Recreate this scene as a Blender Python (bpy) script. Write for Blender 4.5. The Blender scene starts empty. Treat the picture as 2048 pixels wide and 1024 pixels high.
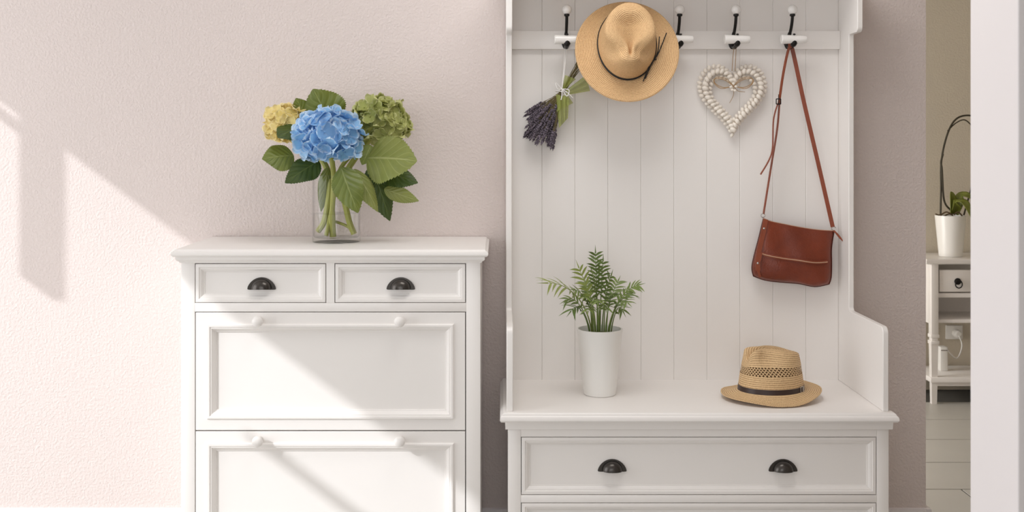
import bpy, bmesh, math, random
from mathutils import Vector, Matrix, Euler

# ------------------------------------------------------------------ camera, world, lights
S = bpy.context.scene
C = S.collection
H, F, CX, CY = 1.26, 2200.0, 1000.0, 280.0          # eye height, focal length in pixels, vanishing point

def P(px, py, d):
    """point seen at a pixel, at distance d from the camera plane"""
    return Vector(((px - CX) * d / F, d, H - (py - CY) * d / F))

cam = bpy.data.cameras.new('camera')
camo = bpy.data.objects.new('camera', cam)
C.objects.link(camo)
camo.location = (0, 0, H)
camo.rotation_euler = (math.pi / 2, 0, 0)
cam.sensor_width = 36.0
cam.lens = 36.0 * F / 2048.0
cam.shift_x = (1024 - CX) / 2048.0
cam.shift_y = -(512 - CY) / 2048.0
cam.clip_start = 0.05
cam.dof.use_dof = True
cam.dof.focus_distance = 3.25
cam.dof.aperture_fstop = 8.0
S.camera = camo

W = bpy.data.worlds.new('world')
S.world = W
W.use_nodes = True
bg = W.node_tree.nodes['Background']
bg.inputs[0].default_value = (0.80, 0.88, 1.0, 1)
bg.inputs[1].default_value = 1.0

SUN = Vector((1.15, 1.0, -0.8625))
sl = bpy.data.lights.new('sun', 'SUN')
sl.energy = 2.35
sl.angle = math.radians(0.6)
sl.color = (0.97, 0.98, 1.0)
so = bpy.data.objects.new('sun', sl)
C.objects.link(so)
so.rotation_euler = SUN.to_track_quat('-Z', 'Y').to_euler()
so.location = (-6, -4, 6)

def area(name, loc, direction, sx, sy, power, col):
    l = bpy.data.lights.new(name, 'AREA')
    l.shape = 'RECTANGLE'
    l.size, l.size_y, l.energy, l.color = sx, sy, power, col
    o = bpy.data.objects.new(name, l)
    C.objects.link(o)
    o.location = loc
    o.rotation_euler = Vector(direction).to_track_quat('-Z', 'Y').to_euler()
    return o
area('window_daylight', (-2.93, 1.85, 1.2), (1, 0, 0), 2.6, 2.2, 43, (1.0, 0.975, 0.95))
area('rear_fill_light', (-0.6, -2.42, 1.4), (0, 1, 0), 2.6, 1.8, 27, (1.0, 0.97, 0.945))  # added fill from behind the viewer for the front-facing surfaces
area('overhead_fill_light', (0.25, 2.45, 2.57), (0, 0, -1), 1.0, 1.0, 16.5, (1.0, 0.98, 0.96))  # added unseen overhead light, brightens the bench and other level surfaces
area('side_room_fill_light', (0.03, 4.9, 0.95), (1, 0, 0), 1.1, 1.3, 36, (1.0, 0.98, 0.95))  # added light standing in for daylight; the wall behind it is closed

S.view_settings.view_transform = 'Standard'
S.view_settings.look = 'None'
S.view_settings.gamma = 1.0
S.view_settings.use_curve_mapping = False
S.view_settings.exposure = -0.10
S.cycles.use_denoising = True
S.cycles.max_bounces = 10
S.cycles.diffuse_bounces = 6
S.cycles.transmission_bounces = 10
S.cycles.transparent_max_bounces = 12
S.cycles.caustics_reflective = False
S.cycles.caustics_refractive = False
S.cycles.sample_clamp_indirect = 8.0

rnd = random.Random(7)
PI = math.pi

# ------------------------------------------------------------------ materials
def lin(r, g, b):
    f = lambda c: (c / 255) / 12.92 if c / 255 <= 0.04045 else ((c / 255 + 0.055) / 1.055) ** 2.4
    return (f(r), f(g), f(b), 1)

class NT:
    """tiny node-tree helper"""
    def __init__(self, name):
        self.m = bpy.data.materials.new(name)
        self.m.use_nodes = True
        self.t = self.m.node_tree
        self.p = self.t.nodes['Principled BSDF']
        self.out = self.t.nodes['Material Output']
    def n(self, kind, **kw):
        o = self.t.nodes.new(kind)
        for k, v in kw.items():
            setattr(o, k, v)
        return o
    def l(self, a, b):
        self.t.links.new(a, b)
    def val(self, sock, v):
        if hasattr(v, 'links') or hasattr(v, 'is_output'):
            self.l(v, sock)
        else:
            sock.default_value = v
    def math(self, op, a, b=None, c=None):
        o = self.n('ShaderNodeMath', operation=op)
        for i, x in enumerate((a, b, c)):
            if x is not None:
                self.val(o.inputs[i], x)
        return o.outputs[0]
    def coord(self, kind='Object'):
        return self.n('ShaderNodeTexCoord').outputs[kind]
    def noise(self, scale, detail=3, rough=0.5, vec=None):
        o = self.n('ShaderNodeTexNoise')
        o.inputs['Scale'].default_value = scale
        o.inputs['Detail'].default_value = detail
        o.inputs['Roughness'].default_value = rough
        self.l(vec if vec is not None else self.coord(), o.inputs['Vector'])
        return o.outputs['Fac']
    def mix(self, fac, a, b):
        o = self.n('ShaderNodeMix', data_type='RGBA')
        self.val(o.inputs[0], fac)
        self.val(o.inputs[6], a)
        self.val(o.inputs[7], b)
        return o.outputs[2]
    def bump(self, height, strength, dist):
        o = self.n('ShaderNodeBump')
        o.inputs['Strength'].default_value = strength
        o.inputs['Distance'].default_value = dist
        self.l(height, o.inputs['Height'])
        self.l(o.outputs[0], self.p.inputs['Normal'])
    def smooth(self, x, a, b):
        o = self.n('ShaderNodeMapRange', interpolation_type='SMOOTHSTEP')
        self.val(o.inputs[0], x)
        o.inputs[1].default_value = a
        o.inputs[2].default_value = b
        return o.outputs[0]
    def uv(self):
        s = self.n('ShaderNodeSeparateXYZ')
        self.l(self.coord('UV'), s.inputs[0])
        return s.outputs[0], s.outputs[1]

def simple(name, col, rough=0.5, metal=0.0, bump=None, vary=None, coat=0.0, sss=0.0):
    a = NT(name)
    a.p.inputs['Base Color'].default_value = col
    a.p.inputs['Roughness'].default_value = rough
    a.p.inputs['Metallic'].default_value = metal
    if coat:
        a.p.inputs['Coat Weight'].default_value = coat
        a.p.inputs['Coat Roughness'].default_value = 0.2
    if vary:
        sc, amt = vary
        c2 = tuple(max(0, min(1, x * (1 - amt))) for x in col[:3]) + (1,)
        a.l(a.mix(a.noise(sc), c2, col), a.p.inputs['Base Color'])
    if bump:
        sc, st, di = bump
        a.bump(a.noise(sc, 4), st, di)
    return a.m

M = {}
def plaster(name, col, strength=0.55):
    a = NT(name)
    a.p.inputs['Roughness'].default_value = 0.85
    co = a.coord()
    n1 = a.noise(120, 3, 0.55, co)
    n2 = a.noise(45, 2, 0.5, co)
    n3 = a.noise(2.2, 2, 0.5, co)
    c2 = tuple(x * 0.96 for x in col[:3]) + (1,)
    a.l(a.mix(n3, c2, col), a.p.inputs['Base Color'])
    h = a.math('ADD', a.smooth(n1, 0.35, 0.7), a.math('MULTIPLY', n2, 0.6))
    a.bump(h, strength, 0.0035)
    return a.m
M['plaster'] = plaster('plaster_wall_paint', (0.715, 0.632, 0.605, 1), 0.34)
M['plaster_side'] = plaster('side_room_wall_paint', (0.62, 0.56, 0.46, 1), 0.2)
M['ceiling'] = plaster('ceiling_paint', (0.86, 0.85, 0.83, 1), 0.2)
M['white'] = simple('white_satin_paint', (0.855, 0.825, 0.80, 1), 0.34, bump=(240, 0.06, 0.0008))
M['trim'] = simple('white_trim_paint', (0.80, 0.76, 0.765, 1), 0.45)
M['dark_gap'] = simple('shadow_gap_wood', (0.25, 0.22, 0.2, 1), 0.8)
M['pull'] = simple('burnished_dark_metal', (0.075, 0.068, 0.062, 1), 0.27, 0.85, bump=(60, 0.1, 0.001))
M['iron'] = simple('black_iron', (0.018, 0.016, 0.015, 1), 0.4, 0.6)
M['ceramic'] = simple('white_ceramic', (0.88, 0.86, 0.84, 1), 0.15, coat=0.5)
M['pot'] = simple('white_pot_glaze', (0.86, 0.85, 0.82, 1), 0.3, coat=0.2)
M['soil'] = simple('dark_soil', (0.05, 0.035, 0.022, 1), 0.95, bump=(120, 0.8, 0.004))
M['tile'] = simple('pale_grey_floor_tile', (0.55, 0.535, 0.50, 1), 0.35, vary=(6, 0.10), bump=(40, 0.05, 0.001))
M['grout'] = simple('dark_grout', (0.10, 0.095, 0.085, 1), 0.9)
M['cord_black'] = simple('black_leather_cord', (0.012, 0.011, 0.010, 1), 0.6)
M['band'] = simple('dark_brown_leather_band', (0.035, 0.018, 0.014, 1), 0.42)
M['steel'] = simple('polished_nickel', (0.62, 0.6, 0.57, 1), 0.25, 1.0)
M['brass'] = simple('pale_brass', (0.78, 0.52, 0.38, 1), 0.3, 1.0)
M['twine'] = simple('jute_twine', (0.42, 0.27, 0.14, 1), 0.8, bump=(400, 0.5, 0.001))
M['string'] = simple('white_cotton_string', (0.82, 0.80, 0.78, 1), 0.8)
M['bead'] = simple('cream_knotted_bead', (0.86, 0.80, 0.72, 1), 0.6, bump=(260, 0.35, 0.001))
M['stem'] = simple('pale_green_stem', lin(172, 174, 84), 0.45, vary=(30, 0.3))
M['lav_stem'] = simple('dry_lavender_stem', lin(112, 100, 66), 0.8)
M['plastic'] = simple('white_plastic', (0.85, 0.84, 0.81, 1), 0.35)
M['orchid_stem'] = simple('dark_orchid_stem', lin(52, 46, 30), 0.6)
M['root'] = simple('brown_orchid_root', lin(92, 74, 50), 0.8)

def leather():
    a = NT('tan_leather')
    co = a.coord()
    n = a.noise(9, 4, 0.6, co)
    a.l(a.mix(n, lin(74, 24, 12), lin(146, 64, 34)), a.p.inputs['Base Color'])
    a.p.inputs['Roughness'].default_value = 0.36
    v = a.n('ShaderNodeTexVoronoi')
    v.inputs['Scale'].default_value = 230
    a.l(co, v.inputs['Vector'])
    a.bump(a.math('ADD', v.outputs['Distance'], a.math('MULTIPLY', a.noise(28, 4, 0.6, co), 2.0)), 0.22, 0.002)
    return a.m
M['leather'] = leather()
M['leather_edge'] = simple('dark_leather_edge', lin(78, 30, 18), 0.45)
M['strap'] = simple('tan_leather_strap', lin(146, 70, 42), 0.42, vary=(60, 0.3))

def straw(name, c_lo, c_hi, braid, weave, holes=None):
    """braided straw: UV in metres, u round the hat, v along its profile"""
    a = NT(name)
    u, v = a.uv()
    v = a.math('ADD', v, a.math('MULTIPLY', a.noise(55, 3, 0.6), 0.0022))
    sv = a.math('SINE', a.math('MULTIPLY', v, 2 * PI / braid))
    ph = a.math('FLOOR', a.math('DIVIDE', v, braid))
    su = a.math('SINE', a.math('ADD', a.math('MULTIPLY', u, 2 * PI / weave), a.math('MULTIPLY', ph, 2.1)))
    h = a.math('ADD', a.math('MULTIPLY', sv, 0.55), a.math('MULTIPLY', su, 0.26))
    nz = a.noise(240, 4, 0.65)
    h2 = a.math('ADD', h, a.math('MULTIPLY', a.math('SUBTRACT', nz, 0.5), 1.7))
    fac = a.smooth(h2, -1.15, 0.75)
    big = a.noise(10, 3)
    col = a.mix(fac, c_lo, c_hi)
    col = a.mix(a.math('MULTIPLY', big, 0.35), col, tuple(x * 0.72 for x in c_hi[:3]) + (1,))
    a.l(col, a.p.inputs['Base Color'])
    a.p.inputs['Roughness'].default_value = 0.62
    a.bump(h2, 0.6, 0.0014)
    if holes:
        v0, v1, step = holes
        p = a.math('ABSOLUTE', a.math('SUBTRACT', a.math('FRACT', a.math('DIVIDE', a.math('ADD', u, v), step)), 0.5))
        q = a.math('ABSOLUTE', a.math('SUBTRACT', a.math('FRACT', a.math('DIVIDE', a.math('SUBTRACT', u, v), step)), 0.5))
        hole = a.math('MULTIPLY', a.math('LESS_THAN', p, 0.35), a.math('LESS_THAN', q, 0.35))
        rng = a.math('MULTIPLY', a.math('GREATER_THAN', v, v0), a.math('LESS_THAN', v, v1))
        tr = a.n('ShaderNodeBsdfTransparent')
        mx = a.n('ShaderNodeMixShader')
        a.l(a.math('MULTIPLY', hole, rng), mx.inputs[0])
        a.l(a.p.outputs[0], mx.inputs[1])
        a.l(tr.outputs[0], mx.inputs[2])
        a.l(mx.outputs[0], a.out.inputs[0])
    return a.m

def leafmat(name, c_hi, c_lo, c_vein):
    """UV: u across in -1..1, v along 0..1; side veins sweep to the tip"""
    a = NT(name)
    u, v = a.uv()
    au = a.math('ABSOLUTE', u)
    ph = a.math('SUBTRACT', a.math('MULTIPLY', v, 6.0), a.math('MULTIPLY', a.math('POWER', au, 0.8), 2.2))
    fr = a.math('ABSOLUTE', a.math('SUBTRACT', a.math('FRACT', ph), 0.5))
    side = a.math('SUBTRACT', 1.0, a.smooth(fr, 0.01, 0.08))
    mid = a.math('SUBTRACT', 1.0, a.smooth(au, 0.015, 0.06))
    vein = a.math('MAXIMUM', a.math('MULTIPLY', side, 0.55), mid)
    base = a.mix(a.noise(26, 3), c_lo, c_hi)
    a.l(a.mix(a.math('MULTIPLY', vein, 0.6), base, c_vein), a.p.inputs['Base Color'])
    a.p.inputs['Roughness'].default_value = 0.42
    puff = a.math('SUBTRACT', a.smooth(fr, 0.0, 0.5), a.math('MULTIPLY', mid, 0.6))
    a.bump(puff, 0.35, 0.004)
    tr = a.n('ShaderNodeBsdfTranslucent')
    tr.inputs[0].default_value = tuple(min(1, x * 1.3) for x in c_hi[:3]) + (1,)
    mx = a.n('ShaderNodeMixShader')
    mx.inputs[0].default_value = 0.18
    a.l(a.p.outputs[0], mx.inputs[1])
    a.l(tr.outputs[0], mx.inputs[2])
    a.l(mx.outputs[0], a.out.inputs[0])
    return a.m
M['leaf'] = leafmat('hydrangea_leaf', lin(124, 134, 58), lin(84, 102, 42), lin(164, 172, 106))
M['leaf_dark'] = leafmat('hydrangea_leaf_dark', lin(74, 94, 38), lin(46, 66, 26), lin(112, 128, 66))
M['leaf_back'] = leafmat('hydrangea_leaf_underside', lin(142, 148, 80), lin(108, 120, 54), lin(180, 184, 122))

def petalmat(name, cols, edge):
    a = NT(name)
    u, v = a.uv()
    oi = a.n('ShaderNodeObjectInfo')
    c = a.mix(oi.outputs['Random'], cols[0], cols[1])
    c = a.mix(a.math('MULTIPLY', a.noise(60, 2), 0.5), c, cols[2])
    e = a.smooth(v, 0.78, 1.0)
    a.l(a.mix(a.math('MULTIPLY', e, 0.75), c, edge), a.p.inputs['Base Color'])
    a.p.inputs['Roughness'].default_value = 0.6
    tr = a.n('ShaderNodeBsdfTranslucent')
    a.l(c, tr.inputs[0])
    mx = a.n('ShaderNodeMixShader')
    mx.inputs[0].default_value = 0.25
    a.l(a.p.outputs[0], mx.inputs[1])
    a.l(tr.outputs[0], mx.inputs[2])
    a.l(mx.outputs[0], a.out.inputs[0])
    return a.m
M['blue'] = petalmat('blue_petal', (lin(138, 194, 236), lin(180, 218, 248), lin(112, 172, 226)), lin(228, 240, 250))
M['yellow'] = petalmat('yellow_petal', (lin(234, 214, 128), lin(246, 230, 168), lin(214, 194, 104)), lin(250, 240, 200))
M['green'] = petalmat('green_petal', (lin(172, 178, 98), lin(194, 196, 122), lin(138, 148, 72)), lin(220, 220, 164))

def palmmat():
    a = NT('palm_leaf')
    oi = a.n('ShaderNodeObjectInfo')
    c = a.mix(oi.outputs['Random'], lin(84, 104, 50), lin(134, 148, 76))
    c = a.mix(a.noise(40, 2), c, lin(102, 124, 60))
    a.l(c, a.p.inputs['Base Color'])
    a.p.inputs['Roughness'].default_value = 0.45
    return a.m
M['palm'] = palmmat()
M['palm_light'] = simple('palm_leaf_light', lin(150, 162, 84), 0.45, vary=(30, 0.25))
M['orchid_leaf'] = simple('orchid_leaf', lin(128, 136, 52), 0.35, vary=(14, 0.35))

def lavmat():
    a = NT('lavender_buds')
    oi = a.n('ShaderNodeObjectInfo')
    n = a.smooth(a.noise(300, 2, 0.6), 0.42, 0.62)
    a.l(a.mix(n, lin(52, 46, 52), lin(136, 124, 138)), a.p.inputs['Base Color'])
    a.p.inputs['Roughness'].default_value = 0.85
    return a.m
M['lavender'] = lavmat()

def tulle():
    a = NT('sheer_green_tulle')
    a.p.inputs['Base Color'].default_value = lin(186, 194, 112)
    a.p.inputs['Roughness'].default_value = 0.7
    tr = a.n('ShaderNodeBsdfTransparent')
    tr.inputs[0].default_value = (0.95, 0.96, 0.85, 1)
    tl = a.n('ShaderNodeBsdfTranslucent')
    tl.inputs[0].default_value = lin(186, 194, 112)
    m1 = a.n('ShaderNodeMixShader')
    m1.inputs[0].default_value = 0.4
    a.l(a.p.outputs[0], m1.inputs[1])
    a.l(tl.outputs[0], m1.inputs[2])
    m2 = a.n('ShaderNodeMixShader')
    m2.inputs[0].default_value = 0.32
    a.l(m1.outputs[0], m2.inputs[1])
    a.l(tr.outputs[0], m2.inputs[2])
    a.l(m2.outputs[0], a.out.inputs[0])
    return a.m
M['tulle'] = tulle()

def clear(name, ior, tint):
    """clear body: see-through with a Fresnel sheen"""
    a = NT(name)
    lw = a.n('ShaderNodeLayerWeight')
    lw.inputs[0].default_value = 0.5
    fac = a.math('ADD', a.math('MULTIPLY', a.math('POWER', lw.outputs['Facing'], ior * 2.0), 0.7), 0.014)
    gl = a.n('ShaderNodeBsdfGlossy')
    gl.inputs['Roughness'].default_value = 0.02
    tr = a.n('ShaderNodeBsdfTransparent')
    tr.inputs[0].default_value = tint
    mx = a.n('ShaderNodeMixShader')
    a.l(fac, mx.inputs[0])
    a.l(tr.outputs[0], mx.inputs[1])
    a.l(gl.outputs[0], mx.inputs[2])
    a.l(mx.outputs[0], a.out.inputs[0])
    return a.m
M['glass'] = clear('clear_glass', 1.45, (0.995, 0.997, 0.995, 1))
M['water'] = clear('water', 1.6, (0.985, 0.99, 0.975, 1))

# ------------------------------------------------------------------ mesh builder
class MB:
    def __init__(self):
        self.v, self.f, self.uv = [], [], {}
    def add(self, vs, fs, uvs=None):
        o = len(self.v)
        self.v += [Vector(p) for p in vs]
        self.f += [tuple(i + o for i in f) for f in fs]
        if uvs:
            for i, t in enumerate(uvs):
                self.uv[o + i] = t
        return self
    def box(self, x0, x1, y0, y1, z0, z1, b=0.0):
        if b <= 0:
            vs = [(x, y, z) for z in (z0, z1) for y in (y0, y1) for x in (x0, x1)]
            return self.add(vs, [(0, 2, 3, 1), (4, 5, 7, 6), (0, 1, 5, 4), (2, 6, 7, 3), (0, 4, 6, 2), (1, 3, 7, 5)])
        vs, fs = [], []
        bm = bmesh.new()
        bmesh.ops.create_cube(bm, size=1)
        for w in bm.verts:
            w.co = Vector(((x0 + x1) / 2 + w.co.x * (x1 - x0), (y0 + y1) / 2 + w.co.y * (y1 - y0), (z0 + z1) / 2 + w.co.z * (z1 - z0)))
        bmesh.ops.bevel(bm, geom=bm.edges[:], offset=b, segments=2, profile=0.5, affect='EDGES')
        bm.verts.index_update()
        vs = [w.co.copy() for w in bm.verts]
        fs = [[w.index for w in f.verts] for f in bm.faces]
        bm.free()
        return self.add(vs, fs)
    def front(self, x0, x1, z0, z1, prof, cap=True):
        """nested rectangles facing -y: prof = [(inset, y), ...]"""
        vs, fs = [], []
        for ins, y in prof:
            vs += [(x0 + ins, y, z0 + ins), (x1 - ins, y, z0 + ins), (x1 - ins, y, z1 - ins), (x0 + ins, y, z1 - ins)]
        for k in range(len(prof) - 1):
            for i in range(4):
                j = (i + 1) % 4
                fs.append((k * 4 + i, k * 4 + j, k * 4 + 4 + j, k * 4 + 4 + i))
        if cap:
            k = (len(prof) - 1) * 4
            fs.append((k, k + 1, k + 2, k + 3))
        return self.add(vs, fs)
    def slab(self, x0, x1, yf, yb, prof):
        """stacked plan rectangles: prof = [(outset, z), ...]; the back stays put"""
        vs, fs = [], []
        for o, z in prof:
            vs += [(x0 - o, yf - o, z), (x1 + o, yf - o, z), (x1 + o, yb, z), (x0 - o, yb, z)]
        for k in range(len(prof) - 1):
            for i in range(4):
                j = (i + 1) % 4
                fs.append((k * 4 + i, k * 4 + j, k * 4 + 4 + j, k * 4 + 4 + i))
        k = (len(prof) - 1) * 4
        fs += [(3, 2, 1, 0), (k, k + 1, k + 2, k + 3)]
        return self.add(vs, fs)
    def tube(self, pts, rad, n=8, caps=True):
        pts = [Vector(p) for p in pts]
        if not isinstance(rad, (list, tuple)):
            rad = [rad] * len(pts)
        vs, fs = [], []
        up = Vector((0.13, 0.37, 0.92))
        for i, p in enumerate(pts):
            t = (pts[min(i + 1, len(pts) - 1)] - pts[max(i - 1, 0)])
            t = t.normalized() if t.length > 1e-9 else Vector((0, 0, 1))
            a = up - t * up.dot(t)
            if a.length < 1e-4:
                a = t.orthogonal()
            a.normalize()
            up = a
            b = t.cross(a)
            for k in range(n):
                th = 2 * PI * k / n
                vs.append(p + (a * math.cos(th) + b * math.sin(th)) * rad[i])
        for i in range(len(pts) - 1):
            for k in range(n):
                j = (k + 1) % n
                fs.append((i * n + k, i * n + j, (i + 1) * n + j, (i + 1) * n + k))
        if caps:
            fs.append(tuple(range(n))[::-1])
            fs.append(tuple((len(pts) - 1) * n + k for k in range(n)))
        return self.add(vs, fs)
    def ribbon(self, pts, width, thick, nrm=(0, -1, 0)):
        """flat strap following pts, its flat side facing nrm"""
        pts = [Vector(p) for p in pts]
        nrm = Vector(nrm)
        ws = width if isinstance(width, (list, tuple)) else [width] * len(pts)
        vs, fs = [], []
        for i, p in enumerate(pts):
            t = (pts[min(i + 1, len(pts) - 1)] - pts[max(i - 1, 0)]).normalized()
            s = t.cross(nrm).normalized()
            n = s.cross(t).normalized()
            for a, b in ((-1, -1), (1, -1), (1, 1), (-1, 1)):
                vs.append(p + s * a * ws[i] / 2 + n * b * thick / 2)
        for i in range(len(pts) - 1):
            for k in range(4):
                j = (k + 1) % 4
                fs.append((i * 4 + k, i * 4 + j, i * 4 + 4 + j, i * 4 + 4 + k))
        e = (len(pts) - 1) * 4
        fs += [(3, 2, 1, 0), (e, e + 1, e + 2, e + 3)]
        return self.add(vs, fs)
    def lathe(self, prof, n=32, c=(0, 0, 0), axis='z'):
        vs, fs = [], []
        for r, h in prof:
            for k in range(n):
                th = 2 * PI * k / n
                a, b = r * math.cos(th), r * math.sin(th)
                q = (a, b, h) if axis == 'z' else ((a, -h, b) if axis == 'y' else (h, a, b))
                vs.append((c[0] + q[0], c[1] + q[1], c[2] + q[2]))
        for i in range(len(prof) - 1):
            for k in range(n):
                j = (k + 1) % n
                fs.append((i * n + k, i * n + j, (i + 1) * n + j, (i + 1) * n + k))
        if prof[0][0] > 1e-6:
            fs.append(tuple(range(n))[::-1])
        if prof[-1][0] > 1e-6:
            fs.append(tuple((len(prof) - 1) * n + k for k in range(n)))
        return self.add(vs, fs)
    def ball(self, c, r, n=14, m=8, sq=(1, 1, 1)):
        vs, fs = [], []
        for i in range(m + 1):
            ph = PI * i / m
            for k in range(n):
                th = 2 * PI * k / n
                vs.append((c[0] + r * sq[0] * math.sin(ph) * math.cos(th), c[1] + r * sq[1] * math.sin(ph) * math.sin(th), c[2] + r * sq[2] * math.cos(ph)))
        for i in range(m):
            for k in range(n):
                j = (k + 1) % n
                fs.append((i * n + k, (i + 1) * n + k, (i + 1) * n + j, i * n + j))
        return self.add(vs, fs)
    def grid(self, nu, nv, fn, uvf=None):
        vs, fs, uvs = [], [], []
        for j in range(nv + 1):
            for i in range(nu + 1):
                u, v = i / nu, j / nv
                vs.append(fn(u, v))
                uvs.append(uvf(u, v) if uvf else (u, v))
        for j in range(nv):
            for i in range(nu):
                a = j * (nu + 1) + i
                fs.append((a, a + 1, a + nu + 2, a + nu + 1))
        return self.add(vs, fs, uvs)
    def extrude(self, poly, axis, a0, a1):
        """closed outline extruded along x (poly of y,z) or y (poly of x,z)"""
        n = len(poly)
        vs = []
        for a in (a0, a1):
            for p, q in poly:
                vs.append((a, p, q) if axis == 'x' else (p, a, q))
        fs = [tuple(range(n)), tuple(range(2 * n - 1, n - 1, -1))]
        for i in range(n):
            j = (i + 1) % n
            fs.append((i, n + i, n + j, j))
        return self.add(vs, fs)
    def build(self, name, mat, parent=None, local=False, smooth=35, weld=True, bevel=0, solid=0, sub=0):
        off = Vector((0, 0, 0))
        if parent is not None and not local:
            q = parent
            while q is not None:
                off += q.location
                q = q.parent
        me = bpy.data.meshes.new(name)
        me.from_pydata([tuple(p - off) for p in self.v], [], self.f)
        if self.uv:
            ul = me.uv_layers.new(name='UVMap')
            for lp in me.loops:
                ul.data[lp.index].uv = self.uv.get(lp.vertex_index, (0, 0))
        bm = bmesh.new()
        bm.from_mesh(me)
        if weld:
            bmesh.ops.remove_doubles(bm, verts=bm.verts[:], dist=1e-6)
        bmesh.ops.recalc_face_normals(bm, faces=bm.faces[:])
        bm.to_mesh(me)
        bm.free()
        if smooth:
            me.shade_smooth()
            me.set_sharp_from_angle(angle=math.radians(smooth))
        me.materials.append(mat)
        o = bpy.data.objects.new(name, me)
        C.objects.link(o)
        o.parent = parent
        if bevel:
            b = o.modifiers.new('bevel', 'BEVEL')
            b.width, b.segments, b.limit_method, b.angle_limit = bevel, 2, 'ANGLE', math.radians(40)
        if solid:
            s = o.modifiers.new('solid', 'SOLIDIFY')
            s.thickness, s.offset = solid, 0
        if sub:
            s = o.modifiers.new('subd', 'SUBSURF')
            s.levels = s.render_levels = sub
        return o

def tag(o, label=None, cat=None, group=None, kind=None):
    for k, v in (('label', label), ('category', cat), ('group', group), ('kind', kind)):
        if v:
            o[k] = v
    return o
def thing(name, loc, label, cat, group=None, rot=(0, 0, 0)):
    o = bpy.data.objects.new(name, None)
    o.empty_display_size = 0.05
    C.objects.link(o)
    o.location = loc
    o.rotation_euler = rot
    return tag(o, label, cat, group)
def inst(name, me, parent, loc=(0, 0, 0), rot=None, scale=(1, 1, 1), mat4=None):
    """another object on shared mesh data; placement in the parent's space"""
    o = bpy.data.objects.new(name, me)
    C.objects.link(o)
    o.parent = parent
    if mat4 is not None:
        o.matrix_local = mat4
    else:
        o.location = loc
        o.rotation_euler = rot or (0, 0, 0)
        o.scale = scale
    return o
def bez(p0, p1, p2, p3, n):
    out = []
    for i in range(n + 1):
        t = i / n
        a, b, c, d = (1 - t) ** 3, 3 * t * (1 - t) ** 2, 3 * t * t * (1 - t), t ** 3
        out.append(Vector(p0) * a + Vector(p1) * b + Vector(p2) * c + Vector(p3) * d)
    return out
def spline(pts, n=6):
    """Catmull-Rom through pts"""
    pts = [Vector(p) for p in pts]
    out = []
    for i in range(len(pts) - 1):
        p0, p1, p2, p3 = pts[max(i - 1, 0)], pts[i], pts[i + 1], pts[min(i + 2, len(pts) - 1)]
        for k in range(n):
            t = k / n
            out.append(0.5 * ((2 * p1) + (p2 - p0) * t + (2 * p0 - 5 * p1 + 4 * p2 - p3) * t * t + (3 * p1 - p0 - 3 * p2 + p3) * t ** 3))
    out.append(pts[-1])
    return out

# ------------------------------------------------------------------ the setting
WALL = 3.5
def struct(o):
    return tag(o, kind='structure')
struct(MB().box(-2.9, 1.355, WALL, WALL + 0.15, 0, 2.6).build('wall_back', M['plaster'], smooth=0))
# left wall with a wide glazed opening (top edge throws the slanting light edge)
ot, y0, y1 = 2.365, 0.55, 3.15
struct(MB().box(-2.9, -2.8, -2.5, y0, 0, 2.6).box(-2.9, -2.8, y1, WALL, 0, 2.6).box(-2.9, -2.8, y0, y1, ot, 2.6)
       .box(-2.9, -2.8, y0, y1, 0, 0.06).build('wall_left', M['ceiling'], smooth=0))
wf = struct(MB().box(-2.87, -2.83, 2.24, 2.335, 1.835, ot).build('window_1', M['trim'], smooth=0))
MB().box(-2.86, -2.84, 2.335, y1, 2.275, 2.303).build('glazing_bar', M['trim'], wf, smooth=0)
MB().box(-2.86, -2.84, 0.6, 1.25, 2.014, 2.042).build('glazing_bar', M['trim'], wf, smooth=0)
MB().box(-2.88, -2.82, y0, y0 + 0.05, 0.06, ot).build('window_frame', M['trim'], wf, smooth=0)
# rear wall behind the viewer, with an added opening behind the fill light
struct(MB().box(-2.9, -1.9, -2.6, -2.5, 0, 2.6).box(0.7, 3.6, -2.6, -2.5, 0, 2.6).box(-1.9, 0.7, -2.6, -2.5, 0, 0.5)
       .box(-1.9, 0.7, -2.6, -2.5, 2.3, 2.6).build('wall_rear', M['ceiling'], smooth=0))
# partition end on the right, close to the viewer
struct(MB().box(0.7535, 3.5, 1.6, 1.763, 0, 2.6, 0.002).build('wall_right', M['trim'], smooth=0))
struct(MB().box(3.5, 3.6, -2.5, 5.7, 0, 2.6).build('wall_far_right', M['plaster_side'], smooth=0))
struct(MB().box(-0.1, 3.5, 5.55, 5.65, 0, 2.6).build('wall_side_room', M['plaster_side'], smooth=0))
struct(MB().box(-0.2, -0.1, 3.65, 5.65, 0, 2.6).build('wall_side_room_left', M['plaster_side'], smooth=0))
struct(MB().box(-2.9, 3.6, -2.6, 5.7, 2.6, 2.7).build('ceiling', M['ceiling'], smooth=0))
fl = struct(MB().box(-2.9, 3.6, -2.6, 5.7, -0.06, -0.004).build('floor', M['grout'], smooth=0))
tm = None
JX, JY, TW, TD = 1.664, 3.97, 0.99, 0.33
for r in range(-19, 5):
    ya = JY + r * TD
    for c in range(-5, 3):
        xa = JX + c * TW - (0 if r % 2 else TW / 2)
        if xa < -2.9 or xa + TW > 3.5 or ya < -2.5 or ya + TD > 5.56:
            continue
        if tm is None:
            t0 = MB().box(0.003, TW - 0.003, 0.003, TD - 0.003, -0.004, 0.0, 0.0015).build('tile', M['tile'], fl, smooth=0)
            tm = t0.data
            t0.location = (xa, ya, 0)
        else:
            inst('tile', tm, fl, (xa, ya, 0))
bbp = [(0, 0), (0.014, 0), (0.014, 0.07), (0.008, 0.082), (0.008, 0.088), (0, 0.09)]
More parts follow.
